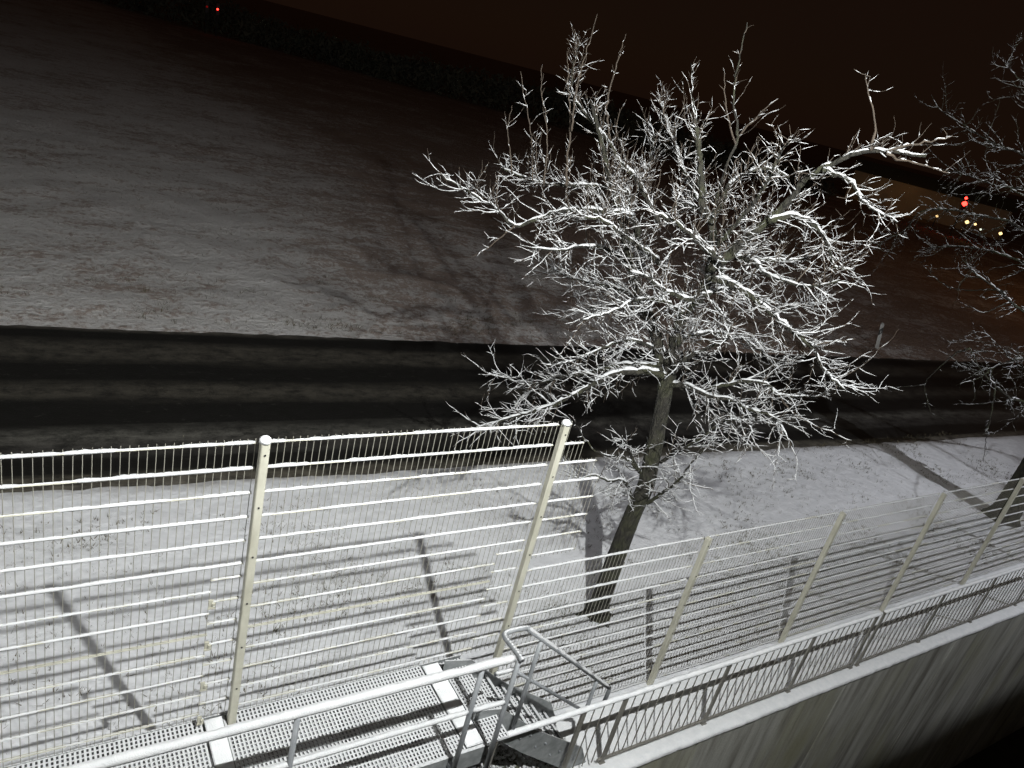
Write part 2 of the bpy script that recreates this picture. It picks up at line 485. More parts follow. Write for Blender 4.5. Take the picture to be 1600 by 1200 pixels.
NEAR_TREE = [
    (0.14, 0.088, [(6.47, 5.61, -0.05), (6.46, 5.62, 0.62), (6.47, 5.61, 1.5), (6.49, 5.58, 2.06), (6.46, 5.62, 2.55), (6.43, 5.66, 2.94), (6.4, 5.69, 3.27), (6.36, 5.73, 3.52)]),
    (0.085, 0.02, [(6.38, 5.72, 3.43), (6.3, 5.89, 3.77), (6.21, 6.08, 4.05), (6.11, 6.29, 4.29), (6, 6.5, 4.61), (5.88, 6.71, 5.03), (5.76, 6.95, 5.41), (5.64, 7.17, 5.82), (5.52, 7.4, 6.22)]),
    (0.09, 0.022, [(6.38, 5.71, 3.45), (6.31, 5.73, 4), (6.28, 5.72, 4.32), (6.31, 5.62, 4.58), (6.3, 5.57, 4.84), (6.24, 5.58, 5.12), (6.14, 5.63, 5.38), (6.01, 5.72, 5.56), (5.88, 5.82, 5.97), (5.73, 5.93, 6.34)]),
    (0.05, 0.014, [(6.33, 5.69, 3.53), (6.08, 5.79, 3.56), (5.77, 5.97, 3.45), (5.55, 6.04, 3.27), (5.35, 6.08, 3.12), (5.08, 6.2, 2.89), (4.79, 6.36, 2.7), (4.46, 6.55, 2.47)]),
    (0.04, 0.012, [(6.32, 5.78, 3.61), (6.2, 6.04, 3.53), (6.06, 6.3, 3.39), (5.95, 6.54, 3.19), (5.77, 6.85, 2.98), (5.57, 7.19, 2.69), (5.44, 7.45, 2.63), (5.28, 7.74, 2.65)]),
    (0.05, 0.008, [(6.07, 6.37, 4.61), (5.85, 6.51, 5.13), (5.51, 6.79, 5.12), (5.22, 7, 5.03), (5, 7.14, 4.88), (4.79, 7.26, 4.74), (4.6, 7.36, 4.86), (4.36, 7.52, 4.96), (4.22, 7.56, 5.01), (3.98, 7.72, 5.09)]),
    (0.012, 0.004, [(4.67, 7.07, 4.79), (4.57, 7.13, 4.64), (4.47, 7.21, 4.46), (4.33, 7.31, 4.3)]),
    (0.04, 0.012, [(5.96, 6.66, 5.06), (5.94, 6.86, 5.38), (5.77, 7.24, 5.32), (5.48, 7.75, 5.19), (5.39, 8.05, 5.16), (5.19, 8.46, 5.17)]),
    (0.035, 0.008, [(6.1, 6.34, 5.16), (6.02, 6.57, 5.39), (5.94, 6.79, 5.57), (5.84, 7.04, 5.69), (5.8, 7.21, 5.84), (5.51, 7.67, 6.18), (5.47, 7.85, 6.5), (5.51, 7.93, 6.82)]),
    (0.04, 0.014, [(6.09, 5.59, 5.39), (6.21, 5.64, 5.73), (6.33, 5.68, 5.87), (6.52, 5.64, 6), (6.75, 5.57, 6.04), (6.94, 5.53, 6)]),
    (0.06, 0.012, [(6.19, 5.48, 4.93), (6.28, 5.27, 5.29), (6.36, 5.07, 5.66), (6.38, 4.96, 5.86), (6.34, 4.89, 6.03), (6.35, 4.78, 6.16), (6.4, 4.62, 6.31), (6.46, 4.45, 6.44), (6.55, 4.24, 6.49), (6.68, 4, 6.53)]),
    (0.016, 0.005, [(6.51, 4.27, 6.48), (6.58, 4.11, 6.59), (6.63, 3.98, 6.65), (6.68, 3.85, 6.73)]),
    (0.016, 0.005, [(6.51, 4.26, 6.47), (6.65, 4.18, 6.45), (6.8, 4.08, 6.45), (7.01, 3.92, 6.44)]),
    (0.025, 0.006, [(6.33, 4.7, 6.19), (6.43, 4.47, 6.16), (6.44, 4.33, 6.09), (6.44, 4.21, 6.01), (6.49, 4.03, 5.97), (6.51, 3.89, 5.94)]),
    (0.014, 0.004, [(6.47, 4.39, 6.46), (6.47, 4.43, 6.62), (6.44, 4.5, 6.77), (6.39, 4.59, 6.92), (6.36, 4.67, 7.06)]),
    (0.035, 0.008, [(6.29, 5.06, 5.59), (6.44, 4.96, 5.69), (6.6, 4.85, 5.69), (6.76, 4.74, 5.6), (6.88, 4.68, 5.47), (6.99, 4.62, 5.32), (7.16, 4.51, 5.33)]),
    (0.035, 0.01, [(6.22, 5.51, 4.89), (6.4, 5.47, 5.08), (6.57, 5.44, 5.14), (6.77, 5.38, 5.12), (7.07, 5.2, 5.19), (7.28, 5.12, 5.28), (7.45, 5.09, 5.51)]),
    (0.035, 0.008, [(6.48, 5.45, 5.1), (6.49, 5.19, 5.13), (6.45, 4.99, 5.07), (6.46, 4.74, 5.08), (6.48, 4.46, 5.13), (6.51, 4.2, 5.29)]),
    (0.045, 0.009, [(6.22, 5.51, 4.82), (6.27, 5.32, 4.85), (6.37, 5.06, 4.83), (6.47, 4.8, 4.74), (6.55, 4.57, 4.65), (6.65, 4.31, 4.56), (6.72, 4.09, 4.38), (6.79, 3.86, 4.29)]),
    (0.011, 0.004, [(6.65, 4.34, 4.56), (6.74, 4.16, 4.67), (6.82, 3.99, 4.78)]),
    (0.04, 0.008, [(6.4, 5.69, 3.44), (6.47, 5.46, 3.52), (6.57, 5.19, 3.53), (6.65, 4.94, 3.61), (6.67, 4.77, 3.61), (6.8, 4.47, 3.64), (6.79, 4.32, 3.58), (6.77, 4.2, 3.52)]),
    (0.035, 0.007, [(6.39, 5.7, 3.48), (6.56, 5.42, 3.47), (6.65, 5.25, 3.6), (6.79, 5.02, 3.81), (6.91, 4.8, 3.88), (6.97, 4.65, 3.82), (7.16, 4.36, 3.94), (7.21, 4.23, 4.1), (7.22, 4.14, 4.2)]),
    (0.012, 0.004, [(6.93, 4.62, 3.83), (7.05, 4.38, 3.69), (7.2, 4.1, 3.67), (7.33, 3.86, 3.67)]),
    (0.035, 0.01, [(6.32, 5.63, 3.64), (6.26, 5.52, 3.8), (6.28, 5.32, 4.03), (6.32, 5.09, 4.27), (6.25, 5, 4.43), (6.1, 4.99, 4.56), (5.93, 5.01, 4.67)]),
    (0.025, 0.006, [(6.5, 5.49, 2.47), (6.53, 5.32, 2.73), (6.58, 5.13, 2.99), (6.61, 4.95, 3.32), (6.65, 4.77, 3.45), (6.66, 4.61, 3.44), (6.67, 4.47, 3.27)]),
    (0.03, 0.012, [(6.46, 5.62, 2.18), (6.27, 5.69, 2.37), (6.1, 5.73, 2.6), (5.97, 5.73, 2.73)]),
    (0.02, 0.005, [(6.34, 5.61, 2.29), (6.11, 5.72, 2.43), (5.91, 5.79, 2.43), (5.7, 5.88, 2.5), (5.5, 5.97, 2.71), (5.38, 5.95, 2.87)]),
    (0.03, 0.006, [(6.46, 5.63, 1.74), (6.34, 5.64, 1.94), (6.18, 5.69, 2.12), (6.01, 5.76, 2.08), (5.85, 5.82, 2.14), (5.67, 5.9, 2.07), (5.47, 6, 2.13)]),
    (0.028, 0.006, [(6.53, 5.55, 1.79), (6.54, 5.45, 1.93), (6.56, 5.35, 2.11), (6.61, 5.22, 2.36), (6.6, 5.15, 2.6), (6.59, 5.09, 2.77), (6.58, 5.02, 2.94)]),
    (0.012, 0.004, [(6.65, 5.25, 2.33), (6.73, 5.08, 2.38), (6.84, 4.88, 2.43)]),
    (0.04, 0.012, [(6.17, 6.1, 4.72), (5.97, 6.06, 4.81), (5.72, 6.07, 4.92), (5.47, 6.09, 5.02), (5.15, 6.19, 5.15), (4.91, 6.18, 5.16)]),
    (0.04, 0.012, [(6.35, 5.6, 4.53), (6.14, 5.6, 4.54), (5.85, 5.71, 4.59), (5.6, 5.77, 4.7), (5.38, 5.8, 4.73)]),
    (0.04, 0.012, [(6.25, 5.41, 4.96), (6.12, 5.34, 5.07), (5.93, 5.35, 5.15), (5.69, 5.41, 5.27), (5.46, 5.47, 5.38), (5.2, 5.55, 5.43)]),
    (0.03, 0.01, [(6.02, 5.67, 5.49), (6.04, 5.95, 5.49), (6.1, 6.19, 5.41), (6.21, 6.36, 5.17)]),
    (0.02, 0.005, [(6.15, 5.67, 5.44), (6.18, 5.73, 5.97), (6.23, 5.76, 6.26), (6.16, 5.93, 6.64), (6.17, 6.02, 6.98), (6.18, 6.09, 7.33)]),
    (0.012, 0.004, [(6.22, 5.74, 6.2), (6.16, 5.87, 6.39), (6.1, 5.99, 6.62), (6.06, 6.09, 6.87)]),
    (0.02, 0.004, [(6.03, 5.81, 5.66), (6.06, 6.14, 6.2), (6.1, 6.45, 6.55), (6.18, 6.71, 6.87)]),
    (0.018, 0.004, [(5.45, 7.39, 5.26), (5.45, 7.51, 5.61), (5.46, 7.62, 5.92), (5.42, 7.77, 6.29), (5.38, 7.94, 6.69)]),
    (0.014, 0.004, [(5.45, 7.55, 5.86), (5.42, 7.62, 6.28), (5.44, 7.64, 6.7), (5.46, 7.65, 6.94), (5.48, 7.67, 7.13)]),
    (0.018, 0.004, [(5.87, 7.21, 5.73), (5.78, 7.44, 6.21), (5.81, 7.51, 6.59), (5.86, 7.57, 6.83), (5.91, 7.62, 7.02)]),
    (0.011, 0.004, [(5.16, 7.42, 5.21), (5.13, 7.49, 5.65), (5.07, 7.6, 5.97), (5.01, 7.71, 6.22), (4.99, 7.78, 6.47)]),
    (0.01, 0.004, [(5.24, 7.79, 5.19), (5.16, 7.92, 5.67), (5.11, 8.02, 5.9), (5.05, 8.13, 6.13), (5, 8.23, 6.35)]),
    (0.01, 0.004, [(5.11, 8.09, 5.2), (5.07, 8.19, 5.47), (5.04, 8.28, 5.65), (5.04, 8.32, 5.95)]),
    (0.012, 0.004, [(6.36, 5.89, 6.24), (6.46, 5.82, 6.49), (6.53, 5.79, 6.6), (6.61, 5.75, 6.72)]),
    (0.03, 0.008, [(6.13, 6.31, 4.28), (6.1, 6.76, 4.23), (6.06, 7.22, 4.14), (6.01, 7.7, 4.06), (5.98, 8.15, 4.08)]),
    (0.03, 0.008, [(6.2, 6.07, 4.06), (6.28, 6.64, 4.04), (6.37, 7.2, 3.83), (6.48, 7.73, 3.53)]),
    (0.03, 0.008, [(6.25, 5.56, 4.6), (6.74, 5.6, 4.7), (7.31, 5.56, 4.59), (7.87, 5.52, 4.55), (8.42, 5.5, 4.66)]),
    (0.03, 0.008, [(6.18, 5.63, 4.36), (5.79, 5.67, 4.48), (5.43, 5.67, 4.46), (5.1, 5.63, 4.32), (4.76, 5.6, 4.25)]),
    (0.035, 0.008, [(6.05, 6.55, 4.59), (5.7, 6.61, 4.74), (5.36, 6.66, 4.73), (5.04, 6.69, 4.66), (4.72, 6.71, 4.64)]),
    (0.03, 0.006, [(6.17, 5.65, 5.37), (6.2, 6.15, 5.66), (6.29, 6.59, 5.93), (6.36, 7.03, 6.22), (6.49, 7.42, 6.47)]),
    (0.03, 0.006, [(6.16, 5.51, 5.14), (6.08, 5.26, 5.48), (5.99, 5.02, 5.86), (5.84, 4.84, 6.18), (5.7, 4.67, 6.4)]),
    (0.03, 0.006, [(6.33, 5.92, 3.75), (5.91, 5.98, 3.88), (5.55, 5.98, 3.8), (5.19, 5.98, 3.64), (4.87, 5.93, 3.59)]),
    (0.03, 0.006, [(5.9, 6.73, 5.03), (6.15, 6.9, 5.47), (6.36, 7.11, 5.9), (6.46, 7.45, 6.23)]),
    (0.03, 0.008, [(6.27, 5.69, 4.02), (6.74, 5.64, 4.13), (7.23, 5.57, 4.09), (7.74, 5.49, 3.87), (8.13, 5.53, 3.58)]),
]
FAR_TREE = [
    (0.05, 0.008, [(18.05, 5.1, 2.93), (17.71, 5.67, 2.64), (17.4, 6.16, 2.59), (17.19, 6.33, 2.59), (16.95, 6.61, 2.73), (16.68, 6.97, 3), (16.45, 7.19, 3.32)]),
    (0.02, 0.005, [(16.45, 7.19, 3.32), (16.35, 7.39, 3.07), (16.24, 7.6, 2.41), (16.2, 7.59, 2.28), (16.07, 7.87, 2.1), (15.91, 8.24, 1.85)]),
    (0.011, 0.004, [(16.22, 7.6, 2.27), (16.24, 7.44, 2.05), (16.27, 7.22, 1.79), (16.32, 6.95, 1.78)]),
    (0.06, 0.01, [(17.93, 5.14, 4.04), (17.51, 6.2, 4.12), (17.2, 6.91, 4.3), (17.04, 7.14, 4.39), (16.84, 7.5, 4.58), (16.64, 7.87, 4.73), (16.46, 8.18, 4.94)]),
    (0.018, 0.005, [(17.09, 7.16, 4.38), (16.91, 7.19, 4.32), (16.67, 7.38, 4.05), (16.43, 7.61, 4.11)]),
    (0.045, 0.006, [(17.88, 5.64, 5.31), (17.61, 6.7, 5.57), (17.35, 7.7, 5.77), (17.29, 8.09, 5.86), (17.18, 8.64, 5.8), (17.08, 9.12, 5.77), (16.96, 9.72, 5.55), (16.96, 9.89, 5.11), (16.89, 10.3, 4.64), (16.82, 10.72, 4.53)]),
    (0.045, 0.006, [(17.73, 5.78, 6.14), (17.38, 7.07, 6.73), (17.07, 8.24, 7.14), (16.93, 8.85, 7.23), (16.77, 9.54, 7.45), (16.64, 10.11, 7.65), (16.6, 10.4, 7.89)]),
    (0.018, 0.004, [(16.85, 7.24, 4.51), (16.9, 7.43, 4.54), (16.8, 8.08, 4.29), (16.76, 8.54, 4.31), (16.73, 8.99, 4.5)]),
    (0.05, 0.006, [(17.85, 5.4, 4.74), (17.75, 6.53, 5.1), (17.68, 7.55, 5.15), (17.67, 8.39, 5.16), (17.67, 9.2, 4.97), (17.74, 9.76, 4.71)]),
    (0.05, 0.006, [(17.97, 5.02, 3.55), (17.46, 5.7, 3.64), (16.98, 6.29, 3.51), (16.59, 6.61, 3.21), (16.27, 6.69, 2.89), (15.94, 6.83, 2.68)]),
    (0.04, 0.006, [(17.74, 5.77, 5.89), (17.7, 6.87, 6.31), (17.68, 7.97, 6.54), (17.74, 8.78, 6.47), (17.76, 9.71, 6.53), (17.87, 10.37, 6.47)]),
    (0.04, 0.006, [(17.77, 5.67, 5.67), (17.17, 6.5, 5.99), (16.63, 7.12, 6.25), (16.14, 7.6, 6.44), (15.65, 8.08, 6.63)]),
    (0.05, 0.006, [(17.73, 5.78, 6.14), (17.22, 6.91, 7.24), (16.76, 7.88, 7.94), (16.4, 8.54, 8.36), (16.13, 8.91, 8.62)]),
    (0.03, 0.006, [(17.97, 5.01, 3.41), (17.8, 5.89, 3.26), (17.69, 6.57, 3.15), (17.6, 7.2, 3.39), (17.6, 7.55, 3.54)]),
    (0.02, 0.005, [(16.95, 6.61, 2.73), (16.96, 6.46, 2.25), (16.97, 6.31, 1.71), (16.99, 6.14, 1.18)]),
]
# ================================================================== the setting
rng = np.random.default_rng(7)
random.seed(7)


def grid(us, vs, zf, tilt=0.0, ragged=0.0):
    """grid sheet; v runs across the road, u along it"""
    verts, faces = [], []
    for v in vs:
        for u in us:
            y = v - tilt * u
            if ragged and v < vs[0] + 2:
                y += ragged * (0.5 * nz(u, 0, 0.35, 4) + 0.4 * nz(u, v, 2.7, 6) + 0.5 * nz(u, v, 8, 8)) * (1 - (v - vs[0]) / 2)
            verts.append((u, y, zf(u, y, v)))
    nu = len(us)
    for j in range(len(vs) - 1):
        for i in range(nu - 1):
            a = j * nu + i
            faces.append((a, a + 1, a + 1 + nu, a + nu))
    return verts, faces


def graded(lo, a, b, hi, step, k=1.12):
    mid = list(np.arange(a, b + 1e-6, step))
    left, s, x = [], step, a
    while x > lo:
        s *= k
        x -= s
        left.append(x)
    right, s, x = [], step, b
    while x < hi:
        s *= k
        x += s
        right.append(x)
    return left[::-1] + mid + right


ROADTILT = 0.053


def nz(x, y, s, seed=0.0):
    return noise.noise(Vector((x * s, y * s, seed)))


# open ground to the horizon, just below everything else
v, f = grid(graded(-2500, -100, 200, 2500, 50, 1.4), graded(15.6, 15.6, 400, 3000, 50, 1.4), lambda x, y, v: -0.45)
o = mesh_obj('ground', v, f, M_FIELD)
o['kind'] = 'structure'

# field across the road
def field_z(x, y, v):
    d = v - 15.3
    z = -0.035 + 0.11 * min(1, d / 1.7)
    z += (0.07 * nz(x, y, 0.7) + 0.05 * nz(x, y * 1.3, 2.3, 3) + 0.035 * nz(x, y, 5.0, 5)) * min(1, 0.12 + d / 1.0)
    z += 0.03 * math.exp(-((d - 0.9) / 0.45) ** 2) * (1 + nz(x, y, 1.7, 9))
    return z


us = graded(-120, -4, 34, 330, 0.22, 1.05)
vs = [15.3]
s = 0.14
while vs[-1] < 260:
    vs.append(vs[-1] + s)
    s *= 1.028
v, f = grid(us, vs, field_z, ROADTILT, 0.10)
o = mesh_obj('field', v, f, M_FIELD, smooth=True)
o['kind'] = 'structure'

# road
v, f = grid(graded(-160, -10, 40, 330, 2.0, 1.2), [9.55, 9.8, 10.3, 11.1, 12.0, 12.6, 13.2, 14.2, 15.0, 15.5, 15.75], lambda x, y, v: -0.05)
o = mesh_obj('road', v, f, M_ROAD)
o.rotation_euler = (0, 0, -ROADTILT)
o['kind'] = 'structure'

# snowy lawn between fence and road
def lawn_z(x, y, v):
    t = (y - 3.9) / max(0.5, (9.85 - ROADTILT * x) - 3.9)
    z = 0.03 * nz(x, y, 0.7) + 0.014 * nz(x, y, 2.4, 4) + 0.006 * nz(x, y, 8, 2)
    e = max(0.0, (t - 0.93) / 0.07)
    z -= 0.07 * min(1, e) ** 2
    return z * min(1, t / 0.1 + 0.25)


us = graded(-40, -3, 22, 60, 0.11, 1.1)
rows = np.linspace(0, 1, 62)
verts, faces = [], []
for t in rows:
    for u in us:
        y0, y1 = 4.30, 9.95 - ROADTILT * u
        y = y0 + (y1 - y0) * t
        verts.append((u, y, lawn_z(u, y, t)))
nu = len(us)
for j in range(len(rows) - 1):
    for i in range(nu - 1):
        a = j * nu + i
        faces.append((a, a + 1, a + 1 + nu, a + nu))
o = mesh_obj('lawn', verts, faces, M_LAWN, smooth=True)
o['kind'] = 'structure'

# walkway behind the railing
us = graded(4.66, 4.66, 20, 45, 0.12, 1.1)
v, f = grid(us, list(np.linspace(3.60, 4.36, 9)), lambda x, y, v: 0.004 + 0.008 * nz(x, y, 3.0) + 0.004 * nz(x, y, 11, 2))
o = mesh_obj('walkway', v, f, M_SNOW, smooth=True)
o['kind'] = 'structure'

# bare soil under the stairs and the landing
v, f = grid(list(np.arange(-6, 4.71, 0.15)), list(np.linspace(3.55, 4.34, 7)), lambda x, y, v: -0.06 + 0.05 * nz(x, y, 2.5, 1))
o = mesh_obj('soil', v, f, M_SLUSH, smooth=True)
o['kind'] = 'structure'

# sunken yard at the foot of the wall
v, f = grid(list(np.linspace(-12, 60, 13)), list(np.linspace(-3, 3.52, 5)), lambda x, y, v: -4.6)
o = mesh_obj('yard', v, f, M_SOIL)
o['kind'] = 'structure'

# house front behind the viewpoint, with an unseen ledge added to cut the floodlights off low down
mb = MB()
mb.box((-26, -0.6, -4.6), (36, -0.12, 12))
mb.box((-26, -0.125, 6.85), (36, 0.606, 6.92))
o = mb.out('facade', mat_plain('facade_render', (0.55, 0.54, 0.50), 0.9, 0.06))
o['kind'] = 'structure'

# ------------------------------------------------------------------ retaining wall
wall = thing('retaining_wall', 'streaked mossy concrete retaining wall below the railing', 'wall', (0, 0, 0))
joints = [-6.0, 0.6, 3.5, 6.40, 9.27, 12.2, 15.1, 18.0, 20.9, 26.5, 32.3, 45]
for a, b in zip(joints[:-1], joints[1:]):
    mb = MB()
    mb.box((a + 0.022, 3.50, -4.6), (b - 0.022, 3.72, -0.035))
    mb.out('wall_panel', M_WALL, wall)
mb = MB()
mb.box((-6, 3.535, -4.6), (45, 3.70, -0.06))
mb.out('joint_filler', M_SOIL, wall)
# snow lying on the coping
xs = np.arange(3.4, 30, 0.035)
prof = [(3.475, -0.03), (3.470, 0.012), (3.49, 0.034), (3.55, 0.040), (3.64, 0.030), (3.72, 0.006)]
vv, ff = [], []
for x in xs:
    k = 0.020 * nz(x, 0, 1.6, 1) + 0.016 * nz(x, 0, 7.0, 2) + 0.009 * nz(x, 0, 24, 3)
    for i, (y, z) in enumerate(prof):
        vv.append((x, y - k * (1.0 if i < 3 else 0.2), z + (k * 0.5 if i > 0 else k)))
npf = len(prof)
for i in range(len(xs) - 1):
    for j in range(npf - 1):
        a = i * npf + j
        ff.append((a, a + npf, a + npf + 1, a + 1))
mesh_obj('snow_cap', vv, ff, M_SNOW, wall, smooth=True)

# ------------------------------------------------------------------ snow lying along bars and pipes
def snow_along(mb, a, b, r, w, h, step=0.04, lump=0.35, sides=7, seed=0.0):
    p = line(a, b, step)
    k = np.array([nz(q[0] + q[1] * 1.7, q[2], 9.0, seed) * 0.6 + nz(q[0] + q[1], q[2], 26.0, seed + 3) * 0.5 for q in p])
    rad = w * (1 + lump * 0.5 * k)
    if lump > 0.8:                       # places where the snow has dropped off
        big = np.array([nz(q[0] * 1.0 + q[2] * 3.1, q[2], 2.3, seed + 11) for q in p])
        rad = np.where(big < -0.30, rad * 0.45, rad)
    rad[0] *= 0.55
    rad[-1] *= 0.55
    c = p.copy()
    c[:, 2] += r + h * (0.25 + lump * 0.5 * k) - w * 0.25
    mb.tube(c, rad, sides, squash=h / w)


# ================================================================== mesh fences
FY = 4.38            # fence line
P1 = 1.331           # first post seen from the left


def fence_post(parent, x, z0, z1, cap=True):
    mb = MB()
    mb.bevel_box((x - 0.03, FY - 0.075, z0), (x + 0.03, FY - 0.015, z1), 0.006)
    o = mb.out('post', M_IVORY, parent)
    mb = MB()
    zz = z1 - 0.09
    while zz > z0 + 0.1:
        mb.tube([(x, FY - 0.0765, zz), (x, FY - 0.0815, zz)], [0.008, 0.007], 6)
        zz -= 0.42
    mb.out('bolts', M_BLACK, o, kind='stuff')
    if cap:
        mb = MB()
        n = 10
        for i, (r, z) in enumerate([(0.036, 0.0)]):
            p = [(x, FY - 0.045, z1 - 0.004), (x, FY - 0.045, z1 + 0.018), (x, FY - 0.045, z1 + 0.034), (x, FY - 0.045, z1 + 0.042)]
            mb.tube(p, [0.042, 0.04, 0.027, 0.008], n)
        mb.out('snow_cap', M_SNOW, o, smooth=True)
    return o


def fence_rail(parent, x0, x1, z, snow=1.0, seed=0.0):
    """a pair of horizontal rods, one on each side of the upright wires"""
    mb = MB()
    for y in (FY - 0.0075, FY + 0.0075):
        mb.tube([(x0, y, z), (x1, y, z)], 0.0048, 6)
    o = mb.out('rail', M_IVORY, parent)
    if snow > 0:
        mb = MB()
        snow_along(mb, (x0, FY, z), (x1, FY, z), 0.003, 0.0145, 0.0135 * snow, 0.03, 0.85, 6, seed)
        mb.out('snow_cap', M_SNOW_DIM, o, smooth=True)
    return o


def wire_mesh(z0, z1):
    mb = MB()
    mb.tube([(0, 0, z0), (0, 0, z1)], 0.0026, 5)
    return mb


# upper fence, standing at the level of the landing
upper = thing('mesh_fence', 'tall ivory wire mesh fence beside the steel landing, snow on its rails', 'fence', (0, 0, 0))
UT, UB = 3.765, 1.25
for k in (-1, 0, 1):
    fence_post(upper, P1 + 2.5 * k, UB - 0.1 if k < 1 else 0.75, UT + 0.03)
ends = [3.93, 4.13, 4.34, 4.44, 4.44, 4.44, 4.44, 4.43]
srnd = random.Random(3)
for k in range(13):
    z = UT - 0.2 * k
    for a, b, cut in ((P1 - 2.5 + 0.04, P1 - 0.04, 1.09), (P1 + 0.04, P1 + 2.5 - 0.04, 3.52)):
        lim = 6 if cut < 2 else 7
        sn = 1.0 if k < 6 else srnd.choice([0.0, 0.5, 0.75, 0.35])
        if k < 6 and a > 1:
            sn = 0.9
        if k < lim:
            fence_rail(upper, a, b, z, sn, k * 1.3 + a)
        else:
            fence_rail(upper, a, cut, z - 0.02, sn, k * 1.3 + a)
            fence_rail(upper, cut - 0.01, b, z + 0.085, 0.4, k * 2.3 + a)
    if k < 8:
        fence_rail(upper, P1 + 2.5 + 0.04, ends[k], z, 0.95 if k < 5 else 0.6, k * 3.1)
first = None
for i in range(1, 50):
    for base in (P1 - 2.5, P1):
        x = base + 0.05 * i
        if first is None:
            first = wire_mesh(UB + 0.03, UT + 0.03).out('wire', M_WIRE, upper)
            first.location = (x, FY, 0)
        else:
            share(first, 'wire', (x, FY, 0), upper)
for i in range(1, 13):
    x = P1 + 2.5 + 0.05 * i
    top = UT + 0.02
    for k in range(7, -1, -1):
        if ends[k] >= x - 0.005:
            top = UT - 0.2 * k + 0.03
    wm = wire_mesh(UT - 1.44, top).out('wire', M_WIRE, upper)
    wm.location = (x, FY, 0)
# panel clamps where two mats are joined
for z in (2.454, 2.062, 1.658, 1.30):
    mb = MB()
    mb.box((1.075, FY - 0.03, z - 0.035), (1.105, FY - 0.012, z + 0.03))
    mb.box((1.07, FY - 0.035, z - 0.045), (1.12, FY - 0.028, z - 0.03))
    mb.box((1.098, FY - 0.045, z - 0.01), (1.118, FY - 0.03, z + 0.012))
    mb.out('clamp', M_IVORY, upper)

# lower fence along the walkway
lower = thing('mesh_fence', 'long ivory wire mesh fence running along the walkway in front of the tree', 'fence', (0, 0, 0))
LT = 2.19
for k in range(2, 9):
    fence_post(lower, P1 + 2.5 * k, -0.05, LT + 0.02, False)
for pnl in range(1, 8):
    a, b = P1 + 2.5 * pnl + 0.035, P1 + 2.5 * (pnl + 1) - 0.035
    for k in range(12):
        z = LT - 0.195 * k
        if pnl == 1:
            sn = 0.9 if k < 4 else 0.6
        else:
            sn = 0.6 if k < 1 else 0.5
        fence_rail(lower, a, b, z, sn, pnl * 7 + k * 1.7)
first = None
cnt = 0
extra = MB()
for pnl in range(1, 8):
    for i in range(1, 50):
        x = P1 + 2.5 * pnl + 0.05 * i
        if cnt >= 290:
            extra.tube([(x, FY, 0.03), (x, FY, LT + 0.02)], 0.0026, 4)
            continue
        cnt += 1
        if first is None:
            first = wire_mesh(0.03, LT + 0.02).out('wire', M_WIRE, lower)
            first.location = (x, FY, 0)
        else:
            share(first, 'wire', (x, FY, 0), lower)
extra.out('wire', M_WIRE, lower, kind='stuff')

# ================================================================== railing on the wall
rail = thing('wall_railing', 'grey balustrade with snowy handrail on top of the retaining wall', 'railing', (0, 0, 0))
RY, RZ = 3.628, 0.985
sections = [(3.30, 9.50), (9.60, 15.80), (15.90, 22.1)]
for a, b in sections:
    mb = MB()
    mb.tube([(a, RY, RZ), (b, RY, RZ)], 0.022, 12)
    o = mb.out('handrail', M_RAIL, rail, smooth=True)
    mb = MB()
    snow_along(mb, (a, RY, RZ), (b, RY, RZ), 0.010, 0.030, 0.030, 0.035, 0.4, 9, a)
    mb.out('snow_cap', M_SNOW, o, smooth=True)
    mb = MB()
    mb.box((max(a, 4.95), RY - 0.01, 0.085), (b, RY + 0.01, 0.115))
    mb.out('bottom_rail', M_RAIL, rail)
posts = [3.47, 5.03, 6.57, 8.12, 9.47, 9.63, 11.2, 12.75, 14.3, 15.77, 15.93, 17.5, 19.1, 20.6, 22.0]
for i, x in enumerate(posts):
    mb = MB()
    mb.box((x - 0.028, RY - 0.009, -0.03), (x + 0.028, RY + 0.009, RZ - 0.015))
    mb.box((x - 0.036, RY - 0.02, 0.0), (x + 0.036, RY + 0.02, 0.046))
    mb.out('post', M_RAIL, rail)
mb = MB()
mb.box((4.46, RY - 0.012, -0.03), (4.51, RY + 0.012, RZ - 0.015))
mb.out('post', M_RAIL, rail)
first = None
for pi in range(1, len(posts) - 1):
    a, b = posts[pi], posts[pi + 1]
    if b - a < 0.5:
        continue
    n = int(round((b - a) / 0.126))
    for i in range(1, n):
        x = a + (b - a) * i / n
        if first is None:
            mb = MB()
            mb.tube([(0, 0, 0.10), (0, 0, RZ - 0.02)], 0.0065, 6)
            first = mb.out('baluster', M_RAIL, rail)
            first.location = (x, RY, 0)
        else:
            share(first, 'baluster', (x, RY, 0), rail)
for x in (4.62, 4.745, 4.87):
    share(first, 'baluster', (x, RY, 0), rail)

# ================================================================== steel landing with stairs
stair = thing('steel_landing', 'galvanised steel landing and stairs with grating floor and snowy pipe handrails', 'staircase', (0, 0, 0))
LZ = 1.22


def grating(mb, x0, x1, y0, y1, z, cx=0.0315, cy=0.038, w=0.0083, d=0.016):
    for x in np.arange(x0, x1 + 1e-6, cx):
        mb.box((x - w, y0, z - d), (x + w, y1, z))
    for y in np.arange(y0, y1 + 1e-6, cy):
        mb.box((x0, y - w * 0.8, z - d * 0.6), (x1, y + w * 0.8, z - 0.003))


